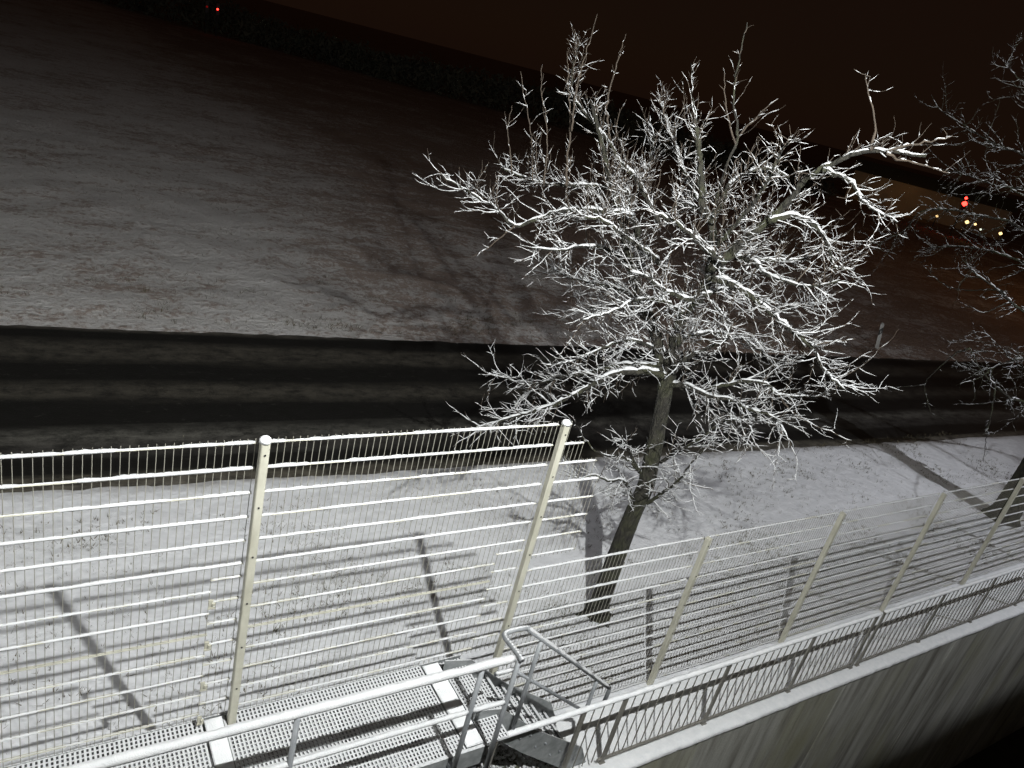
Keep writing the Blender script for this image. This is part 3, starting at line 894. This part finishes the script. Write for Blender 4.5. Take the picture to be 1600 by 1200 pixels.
mb = MB()
grating(mb, -1.6, 1.12, 3.47, 4.42, LZ)
mb.out('floor_grating', M_GRATE, stair, kind='stuff')
mb = MB()
grating(mb, 1.285, 3.02, 3.47, 4.42, LZ)
mb.out('floor_grating', M_GRATE, stair, kind='stuff')
mb = MB()
grating(mb, 3.225, 3.45, 3.47, 4.40, LZ)
mb.out('floor_grating', M_GRATE, stair, kind='stuff')
for a, b in ((1.135, 1.27), (3.035, 3.20)):
    mb = MB()
    mb.box((a, 3.47, LZ - 0.03), (b, 4.40, LZ + 0.012))
    o = mb.out('cover_plate', M_SSTEEL, stair)
    vv, ff = [], []
    xs_, ys_ = np.linspace(a + 0.006, b - 0.006, 6), np.linspace(3.48, 4.39, 30)
    for y in ys_:
        for x in xs_:
            vv.append((x, y, LZ + 0.018 + 0.012 * nz(x, y, 7, 1) + 0.004 * nz(x, y, 25)))
    for j in range(len(ys_) - 1):
        for i in range(5):
            k = j * 6 + i
            ff.append((k, k + 1, k + 7, k + 6))
    mesh_obj('snow_cap', vv, ff, M_SNOW, o, smooth=True)
mb = MB()                                   # front channel
mb.box((-1.6, 3.432, LZ - 0.19), (3.21, 3.445, LZ + 0.012))
mb.box((-1.6, 3.446, LZ - 0.012), (3.21, 3.466, LZ + 0.004))
mb.box((-1.6, 3.446, LZ - 0.19), (3.21, 3.50, LZ - 0.176))
mb.out('edge_beam', M_SSTEEL, stair)
mb = MB()
mb.box((-1.6, 4.425, LZ - 0.19), (3.46, 4.438, LZ + 0.004))
mb.out('edge_beam', M_SSTEEL, stair)
for x in (0.2, 1.2, 2.2, 3.12):             # joists below
    mb = MB()
    mb.box((x - 0.03, 3.447, LZ - 0.14), (x + 0.03, 4.42, LZ - 0.034))
    mb.out('joist', M_STEEL, stair)
for x, y in ((3.15, 3.52), (3.15, 4.34), (0.25, 3.52), (0.25, 4.34)):
    mb = MB()
    mb.box((x - 0.05, y - 0.05, -0.08), (x + 0.05, y + 0.05, LZ - 0.141))
    mb.out('support_leg', M_STEEL, stair)


def pipe(pts, r, name, snow_w=0.0, snow_h=0.0, seed=0.0, lump=0.42):
    mb = MB()
    mb.tube(pts, r, 12)
    o = mb.out(name, M_STEEL, stair, smooth=True)
    if snow_w > 0:
        mb = MB()
        for a, b in zip(pts[:-1], pts[1:]):
            snow_along(mb, a, b, r * 0.45, snow_w, snow_h, 0.03, lump, 9, seed)
        mb.out('snow_cap', M_SNOW_DIM, o, smooth=True)
    return o


NY = 3.355                                   # near railing of the landing
pipe([(-1.6, NY + 0.02, 2.295), (3.14, NY, 2.295)], 0.024, 'handrail', 0.033, 0.034, 1)
for x, z1 in ((0.05, 2.29), (1.455, 2.29), (2.86, 2.29), (3.195, 2.27)):
    mb = MB()
    mb.tube([(x, NY, LZ - 0.34), (x, NY, z1)], 0.021, 10)
    mb.out('railing_post', M_STEEL, stair, smooth=True)
for x in (0.05, 1.455, 2.86):
    for zz in (LZ - 0.05, LZ - 0.13):
        mb = MB()
        mb.box((x - 0.02, NY + 0.015, zz - 0.02), (x + 0.02, 3.434, zz + 0.02))
        mb.out('bracket', M_STEEL, stair)
pipe([(-1.6, NY + 0.02, 1.83), (2.84, NY, 1.83)], 0.017, 'mid_rail', 0.022, 0.022, 5)
pipe([(2.88, NY, 1.83), (3.18, NY, 1.82)], 0.017, 'mid_rail', 0.022, 0.022, 6)
# bent handrail leading round to the flight of stairs
SY = 3.655
loop = resample([(3.20, NY - 0.03, 2.29), (3.205, NY + 0.12, 2.28), (3.212, SY - 0.05, 2.262), (3.25, SY, 2.26), (3.40, SY, 2.265), (3.47, SY, 2.25)], 0.03)
pipe([tuple(q) for q in loop], 0.023, 'handrail', 0.026, 0.026, 2, 0.12)
pipe([(3.45, SY, 2.262), (4.74, SY, 1.17)], 0.023, 'stair_handrail', 0.022, 0.014, 3)
pipe([(4.74, SY, 1.175), (4.755, SY, 1.13), (4.752, SY, 0.98)], 0.021, 'handrail_end')
pipe([(3.26, SY, 1.80), (3.44, SY, 1.795)], 0.016, 'mid_rail', 0.018, 0.016, 8)
pipe([(3.44, SY, 1.80), (4.50, SY, 0.94)], 0.016, 'stair_mid_rail', 0.013, 0.008, 9)
for x, z1, z0 in ((3.66, 2.06, 0.95), (4.53, 1.33, 0.28)):
    mb = MB()
    mb.tube([(x, SY, z0), (x, SY, z1)], 0.02, 10)
    mb.out('railing_post', M_STEEL, stair, smooth=True)
# stringers
for y in (3.70, 4.30):
    mb = MB()
    top = [(3.21, 1.34), (3.50, 1.27), (4.00, 0.82), (4.74, 0.29), (4.88, 0.02)]
    bot = [(3.21, 1.03), (3.42, 1.0), (3.90, 0.56), (4.60, 0.02), (4.87, 0.01)]
    vv = [(x, y, z) for x, z in top] + [(x, y, z) for x, z in bot] + [(x, y + 0.012, z) for x, z in top] + [(x, y + 0.012, z) for x, z in bot]
    ff = []
    for i in range(4):
        ff += [(5 + i, 6 + i, 1 + i, i), (10 + i, 11 + i, 16 + i, 15 + i), (i, i + 1, 11 + i, 10 + i), (15 + i, 16 + i, 6 + i, 5 + i)]
    ff += [(0, 10, 15, 5), (9, 19, 14, 4)]
    mb.add(vv, ff)
    o = mb.out('stringer', M_SSTEEL, stair)
    mb = MB()
    for i in range(6):
        x = 3.42 + 0.235 * i
        zc = 1.19 - 0.205 * i
        for dx in (-0.06, 0.06):
            mb.tube([(x + dx, y + 0.001, zc), (x + dx, y - 0.012, zc)], 0.011, 6)
            mb.tube([(x + dx, y - 0.012, zc), (x + dx, y - 0.018, zc)], 0.006, 6)
    mb.out('bolts', M_STEEL, o, kind='stuff')
for i in range(5):                           # treads
    x0, z = 3.47 + 0.235 * i, LZ - 0.205 * (i + 1)
    t = MB()
    t.box((x0, 3.713, z - 0.035), (x0 + 0.028, 4.298, z + 0.006))
    t.box((x0 + 0.235, 3.713, z - 0.035), (x0 + 0.262, 4.298, z + 0.008))
    o = t.out('stair_tread', M_SSTEEL, stair)
    t = MB()
    grating(t, x0 + 0.04, x0 + 0.222, 3.716, 4.296, z)
    t.out('tread_grating', M_GRATE, o, kind='stuff')

# ================================================================== trees
def grow(p, d, L, step, lift, wob, r):
    n = max(2, int(L / step))
    pts = [np.array(p, float)]
    d = np.array(d, float)
    d /= np.linalg.norm(d)
    for _ in range(n):
        d = d + r.normal(0, wob, 3) + np.array([0, 0, lift])
        d /= np.linalg.norm(d)
        pts.append(pts[-1] + d * (L / n))
    return np.array(pts)


def snow_chain(mb, pts, rad, thick, r, sides=4, keep=0.9, taper=1.0):
    """snow resting along a branch: fat on level wood, patchy on steep wood"""
    t = np.gradient(pts, axis=0)
    t /= np.linalg.norm(t, axis=1)[:, None] + 1e-12
    flat = np.sqrt(np.clip(1 - t[:, 2] ** 2, 0, 1))
    n = len(pts)
    k = 0.6 + 0.55 * r.random(n)
    gap = r.random(n) > (keep * np.clip(0.15 + flat, 0, 1))
    rs = (0.58 * rad + thick * np.linspace(1, taper, n)) * k * np.clip(0.3 + 0.75 * flat, 0, 1)
    rs[gap] = 0.5 * rad[gap]
    c = pts.copy()
    c[:, 2] += np.where(gap, 0, rad * 0.62 + rs * 0.4)
    rs[-1] *= 0.35
    mb.tube(c, rs, sides)


def build_tree(root, limbs, trunk_mat, twig_mat, r, thick, spacing, twig_len, sprout_z, droop_z, trunk_sides=14, skip=1, keep=0.92):
    bark_twig, snow = MB(), MB()
    ntw = 0
    for li, (r0, r1, pts) in enumerate(limbs):
        p = resample(pts, 0.05 if li else 0.06)
        n = len(p)
        s = np.linspace(0, 1, n)
        rad = r0 + (r1 - r0) * s ** 0.8
        if li:
            p[1:-1] += r.normal(0, 0.006, (n - 2, 3))
            rad = rad * (1 + r.normal(0, 0.07, n))
        mb = MB()
        if li == 0:
            rad[:6] *= 1 + 0.5 * np.linspace(1, 0, 6) ** 2
            mb.tube(p, rad, trunk_sides)
            vv = np.concatenate(mb.v)
            ax = np.repeat(p, trunk_sides, axis=0)
            for i in range(len(vv)):
                k = 1 + 0.10 * noise.noise(Vector(vv[i] * np.array([9, 9, 2.2]))) + 0.05 * noise.noise(Vector(vv[i] * 22))
                vv[i] = ax[i] + (vv[i] - ax[i]) * k
            mb.v = [vv]
            mb.out('trunk', trunk_mat, root, smooth=True)
            continue
        mb.tube(p, rad, 8 if r0 > 0.025 else 6)
        mb.out('limb', trunk_mat if r0 > 0.018 else twig_mat, root, smooth=True)
        thin = r0 < 0.021
        snow_chain(snow, p, rad, thick * (0.6 if thin else 1.15), r, 6, keep * (0.62 if thin else 1))
        # twigs
        seg = np.linalg.norm(np.diff(p, axis=0), axis=1).sum()
        cnt = int(seg / (spacing * (3.2 if thin else 1)))
        for _ in range(cnt):
            u = r.uniform(0.06, 1.0)
            i = min(n - 2, int(u * (n - 1)))
            tan = p[i + 1] - p[i]
            tan /= np.linalg.norm(tan) + 1e-9
            side = r.normal(0, 1, 3)
            side -= tan * side.dot(tan)
            side /= np.linalg.norm(side) + 1e-9
            z = p[i][2]
            d = side * 0.85 + tan * r.uniform(0.25, 1.1)
            L = twig_len * (0.25 + r.gamma(2.0, 0.28)) * (0.3 if thin else 1)
            L = min(L, twig_len * 1.7)
            kp = keep
            lift = r.uniform(-0.03, 0.09)
            if z > sprout_z:
                d[2] += 0.25
                kp = keep * max(0.45, 1 - 0.3 * (z - sprout_z))
                L *= max(0.4, 1 - 0.36 * (z - sprout_z))
                if r.random() < 0.14:
                    d[2] += 1.6
                    L *= 1.3
                    kp = keep * 0.55
            elif z < droop_z:
                d[2] -= 0.12
                lift = r.uniform(-0.08, 0.05)
            q = grow(p[i], d, L, 0.04, lift, 0.12, r)
            tr = np.linspace(min(0.0042 + 0.006 * L, 0.5 * rad[i] + 0.0015), 0.0018, len(q))
            bark_twig.tube(q, tr, 4, cap=False)
            snow_chain(snow, q, tr, thick * r.uniform(0.7, 1.1), r, 5, kp, 0.45)
            sgn = 1
            step_t = 2
            for j in range(1, len(q)):
                if r.random() > 0.74:
                    continue
                sgn = -sgn
                t2 = q[j] - q[j - 1]
                t2 /= np.linalg.norm(t2) + 1e-9
                pl = np.cross(t2, np.array([0.2, 0.1, 1.0]))
                pl /= np.linalg.norm(pl) + 1e-9
                dd = t2 * r.uniform(0.4, 1.1) + pl * sgn * r.uniform(0.4, 1.0) + r.normal(0, 0.3, 3)
                dd[2] += 0.15
                L2 = min(0.42, 0.03 + r.gamma(1.4, 0.075)) * (1 - 0.4 * j / len(q))
                q2 = grow(q[j], dd, L2, 0.035, lift, 0.14, r)
                rr2 = np.linspace(0.0030, 0.0015, len(q2))
                bark_twig.tube(q2, rr2, 3, cap=False)
                snow_chain(snow, q2, rr2, thick * r.uniform(0.45, 0.9), r, 4, kp, 0.4)
    tw = bark_twig.out('twigs', twig_mat, root, kind='stuff')
    snow.out('snow', M_SNOW_DIM, root, smooth=True, kind='stuff')
    return ntw


near = thing('apple_tree', 'bare gnarled fruit tree covered in snow behind the mesh fence', 'tree', (6.47, 5.61, 0))
def local(limbs, base):
    return [(a, b, [(x - base[0], y - base[1], z) for x, y, z in p]) for a, b, p in limbs]


build_tree(near, local(NEAR_TREE, (6.47, 5.61)), M_BARK, M_TWIG, np.random.default_rng(11), 0.0048, 0.037, 0.42, 5.0, 3.6, keep=0.93)

mb = MB()
tr_ = np.random.default_rng(31)
for a in (-2.6, -1.7, -0.6, 0.5, 1.6, 2.7):
    a += tr_.normal(0, 0.15)
    L = tr_.uniform(0.22, 0.34)
    q = [(math.cos(a) * t, math.sin(a) * t, 0.16 * (1 - t / L) ** 2 - 0.02) for t in np.linspace(0.06, L, 6)]
    mb = MB()
    mb.tube(q, np.linspace(0.075, 0.02, 6), 7)
    mb.out('root', M_BARK, near, smooth=True)

far = thing('roadside_tree', 'dark bare tree with drooping thin branches at the right edge', 'tree', (17.8, 5.56, 0))
fr = np.random.default_rng(5)
ft = [(0.29, 0.11, [(17.8, 5.56, -0.05), (17.82, 5.54, 1.2), (17.8, 5.58, 2.6), (17.78, 5.6, 4.2), (17.72, 5.7, 6.3)])] + FAR_TREE
for k in range(7):
    a = fr.uniform(-1.9, 0.5)
    z = fr.uniform(3.0, 6.0)
    pts = grow((17.78, 5.6, z), (math.cos(a), math.sin(a), 0.4), fr.uniform(2.5, 4.0), 0.6, -0.02, 0.15, fr)
    ft.append((0.05, 0.007, [tuple(q) for q in pts]))
build_tree(far, local(ft, (17.8, 5.56)), M_BARK2, M_BARK2, np.random.default_rng(23), 0.0024, 0.11, 0.70, 9.0, 7.0, keep=0.55)

# ================================================================== roadside and far things
# marker post beside the far edge of the road
dl = thing('marker_post', 'white roadside marker post with black diagonal band beyond the road', 'marker post', (26.6, 14.62, 0.0))
dl.rotation_mode = 'QUATERNION'
dl.rotation_quaternion = Matrix.Rotation(-0.17, 3, Vector((0.876, 0.48, 0))).to_quaternion() @ Matrix.Rotation(-1.0, 3, 'Z').to_quaternion()
mb = MB()
sec = [(-0.06, -0.04), (0.06, -0.04), (0.03, 0.05), (-0.03, 0.05)]
vv = [(x, y, 0) for x, y in sec] + [(x, y, 0.97) for x, y in sec[:2]] + [(x, y, 1.02) for x, y in sec[2:]]
mb.add(vv, [(0, 1, 5, 4), (1, 2, 6, 5), (2, 3, 7, 6), (3, 0, 4, 7), (4, 5, 6, 7), (3, 2, 1, 0)])
mb.out('shaft', M_WHITE, dl)
mb = MB()
sec = [(-0.063, -0.043), (0.063, -0.043), (0.032, 0.053), (-0.032, 0.053)]
mb.add([(x, y, 0.60 + x * 1.1) for x, y in sec] + [(x, y, 0.82 + x * 1.1) for x, y in sec],
       [(0, 1, 5, 4), (1, 2, 6, 5), (2, 3, 7, 6), (3, 0, 4, 7), (4, 5, 6, 7), (3, 2, 1, 0)])
o = mb.out('band', M_BLACK, dl)
mb = MB()
mb.box((-0.012, -0.049, 0.64), (0.012, -0.044, 0.74))
mb.out('reflector', M_WHITE, o)

# dark wood beyond the far end of the field
mb = MB()
wr = np.random.default_rng(3)
A, B = np.array([-40.0, 195.0]), np.array([86.0, 61.0])
nrm = np.array([B[1] - A[1], A[0] - B[0]])
nrm = -nrm / np.linalg.norm(nrm)
if nrm[0] < 0:
    nrm = -nrm
for i in range(900):
    t = wr.random()
    depth = wr.random() ** 1.5 * 16
    p = A + (B - A) * t + nrm * depth
    h = (3.2 + 2.2 * (0.5 + 0.5 * math.sin(t * 17 + 1)) * (0.4 + 0.6 * math.sin(t * 5.1) ** 2) + wr.normal(0, 0.5)) * (1.05 - 0.25 * t)
    h = max(1.8, h)
    m = 46
    c = np.stack([wr.normal(p[0], 0.8, m), wr.normal(p[1], 0.8, m), h * wr.random(m) ** 0.7], 1)
    e = wr.normal(0, 0.33, (m, 2, 3))
    tri = np.stack([c, c + e[:, 0], c + e[:, 1]], 1).reshape(-1, 3)
    tri[:, 2] = np.maximum(tri[:, 2], -0.1)
    mb.add(tri, [(3 * k, 3 * k + 1, 3 * k + 2) for k in range(m)])
o = mb.out('far_wood', M_DARK, kind='stuff')
o['label'] = 'dark strip of woodland beyond the far edge of the snowy field'
o['category'] = 'wood'


def ball(mb, c, r, n=8):
    pts = [(c[0], c[1], c[2] - r + 2 * r * i / n) for i in range(n + 1)]
    rr = [max(0.02 * r, r * math.sin(math.pi * i / n)) for i in range(n + 1)]
    mb.tube(pts, rr, 10)


M_RED = mat_glow('red_signal', (1.0, 0.03, 0.02), 9)
M_REDDIM = mat_glow('red_signal_dim', (1.0, 0.02, 0.015), 0.10)
M_WARM = mat_glow('warm_lamp', (1.0, 0.66, 0.28), 2.2)
M_COOL = mat_glow('cool_lamp', (0.9, 1.0, 0.8), 1.2)


def signal(name, label, dirx, diry, slope, D, mat, r, heads=1):
    z = EYE + slope * D
    t = thing(name, label, 'signal', (dirx * D, diry * D, 0))
    mb = MB()
    mb.tube([(0, 0, -0.1), (0, 0, z + 0.5)], 0.07, 8)
    mb.out('pole', M_BLACK, t)
    mb = MB()
    mb.box((-0.22, -0.12, z - 0.75), (0.22, 0.12, z + 0.75))
    mb.out('housing', M_BLACK, t)
    fx, fy = -dirx * 0.22, -diry * 0.22
    mb = MB()
    ball(mb, (fx, fy, z), r)
    mb.out('lens', mat, t, smooth=True)
    if heads > 1:
        mb = MB()
        ball(mb, (fx - 0.1 * diry, fy + 0.1 * dirx, z + 0.62), r * 0.55)
        mb.out('lens', mat, t, smooth=True)
    return t


signal('signal_light', 'bright red signal light far off at upper left, before the dark wood', 0.190, 0.982, -0.023, 124, M_RED, 0.13)
signal('signal_light', 'faint red signal light just left of the brighter one', 0.179, 0.984, -0.023, 125, M_REDDIM, 0.15)
signal('traffic_light', 'red traffic light glowing behind the branches at right', 0.886, 0.464, -0.024, 104, M_RED, 0.30, 2)

lamps = [((0.876, 0.482), -0.0445, M_WARM, 0.26, 'leftmost of the small warm lamps below the red traffic light'),
         ((0.891, 0.455), -0.0420, M_WARM, 0.40, 'largest warm lamp just below the red traffic light'),
         ((0.894, 0.447), -0.0418, M_WARM, 0.26, 'small lamp touching the right side of the largest warm lamp'),
         ((0.898, 0.441), -0.0456, M_COOL, 0.22, 'pale greenish white lamp, second from the right of the row'),
         ((0.906, 0.423), -0.0440, M_WARM, 0.34, 'rightmost lamp of the row below the red traffic light')]
for (dx, dy), sl, mt, r, lab in lamps:
    D = 100
    z = EYE + sl * D
    t = thing('post_lamp', lab, 'lamp', (dx * D, dy * D, 0), 'far lamps below the traffic light')
    mb = MB()
    mb.tube([(0, 0, -0.1), (0, 0, z - r * 0.6)], 0.05, 8)
    mb.out('pole', M_BLACK, t)
    mb = MB()
    ball(mb, (0, 0, z), r * 0.55)
    mb.out('globe', mt, t, smooth=True)

# long low building catching orange street light
D = 124
ux, uy = 0.868, 0.497
b = thing('long_building', 'long low building with faint orange lit wall behind the branches at right', 'building', (ux * D, uy * D, 0))
b.rotation_euler = (0, 0, math.atan2(-ux, uy))
M_PLASTER = mat_plain('ochre_plaster', (0.45, 0.36, 0.24), 0.9, 0.15, 0.4)
mb = MB()
mb.box((-10.5, 0, -0.2), (10.5, 7, 4.1))
wl_ = mb.out('wall', M_PLASTER, b)
mb = MB()
mb.add([(-11, -0.6, 4.0), (11, -0.6, 4.0), (11, 7.6, 4.0), (-11, 7.6, 4.0), (-11, 3.5, 5.6), (11, 3.5, 5.6)],
       [(0, 1, 5, 4), (2, 3, 4, 5), (0, 4, 3), (1, 2, 5), (3, 2, 1, 0)])
mb.out('roof', M_DARK, b)
ld = bpy.data.lights.new('street_glow', 'POINT')
ld.energy = 32
ld.color = (1.0, 0.5, 0.14)
ld.shadow_soft_size = 0.3
lo = bpy.data.objects.new('street_glow', ld)
COL.objects.link(lo)
lo.location = (ux * (D - 5) - 3.0 * uy, uy * (D - 5) + 3.0 * ux, 3.6)

# dry stalks poking through the snow
mb = MB()
gr = np.random.default_rng(9)
cnt = 0
while cnt < 8000:
    if gr.random() < 0.72:
        x, y = gr.uniform(-1, 22), gr.uniform(4.5, 9.0)
        if nz(x, y, 0.8, 2) + 0.25 * gr.normal() < 0.12:
            continue
        z, hh = 0.0, gr.uniform(0.015, 0.06)
    else:
        x = gr.uniform(-3, 26)
        vv_ = 15.5 + abs(gr.normal(0, 1.6)) + (gr.random() < 0.35) * gr.uniform(0, 14)
        y = vv_ - ROADTILT * x
        if nz(x * 0.5, y, 0.9, 7) + 0.25 * gr.normal() < 0.1:
            continue
        z, hh = 0.05, gr.uniform(0.04, 0.13)
    for _ in range(3):
        a = gr.uniform(0, 6.28)
        px, py = x + gr.normal(0, 0.02), y + gr.normal(0, 0.02)
        w = gr.uniform(0.003, 0.008)
        lx, ly = gr.normal(0, hh * 0.8, 2)
        mb.add([(px - w * math.cos(a), py - w * math.sin(a), z - 0.02), (px + w * math.cos(a), py + w * math.sin(a), z - 0.02), (px + lx, py + ly, z + hh)], [(0, 1, 2)])
    cnt += 1
o = mb.out('dry_grass', M_GRASS, kind='stuff')
o['label'] = 'dry grass stalks poking through the thin snow'
o['category'] = 'grass'

# low evergreen ground cover under the stairs
mb = MB()
for i in range(1500):
    x, y = gr.uniform(3.1, 4.75), gr.uniform(3.74, 4.26)
    z = 0.02 + 0.28 * gr.random() * (0.5 + 0.5 * nz(x, y, 3)) * max(0.15, min(1, (4.8 - x)))
    a, tl = gr.uniform(0, 6.28), gr.normal(0, 0.5)
    s_ = gr.uniform(0.014, 0.034)
    e1 = np.array([math.cos(a), math.sin(a), 0]) * s_
    e2 = np.array([-math.sin(a) * math.cos(tl), math.cos(a) * math.cos(tl), math.sin(tl)]) * s_ * 0.7
    c = np.array([x, y, z])
    mb.add([c - e1, c - e2 * 0.9, c + e1 * 1.2, c + e2 * 0.9], [(0, 1, 2, 3)])
o = mb.out('ground_ivy', M_LEAF, kind='stuff')
o['label'] = 'dark ivy leaves dusted with snow on the ground under the stairs'
o['category'] = 'ivy'
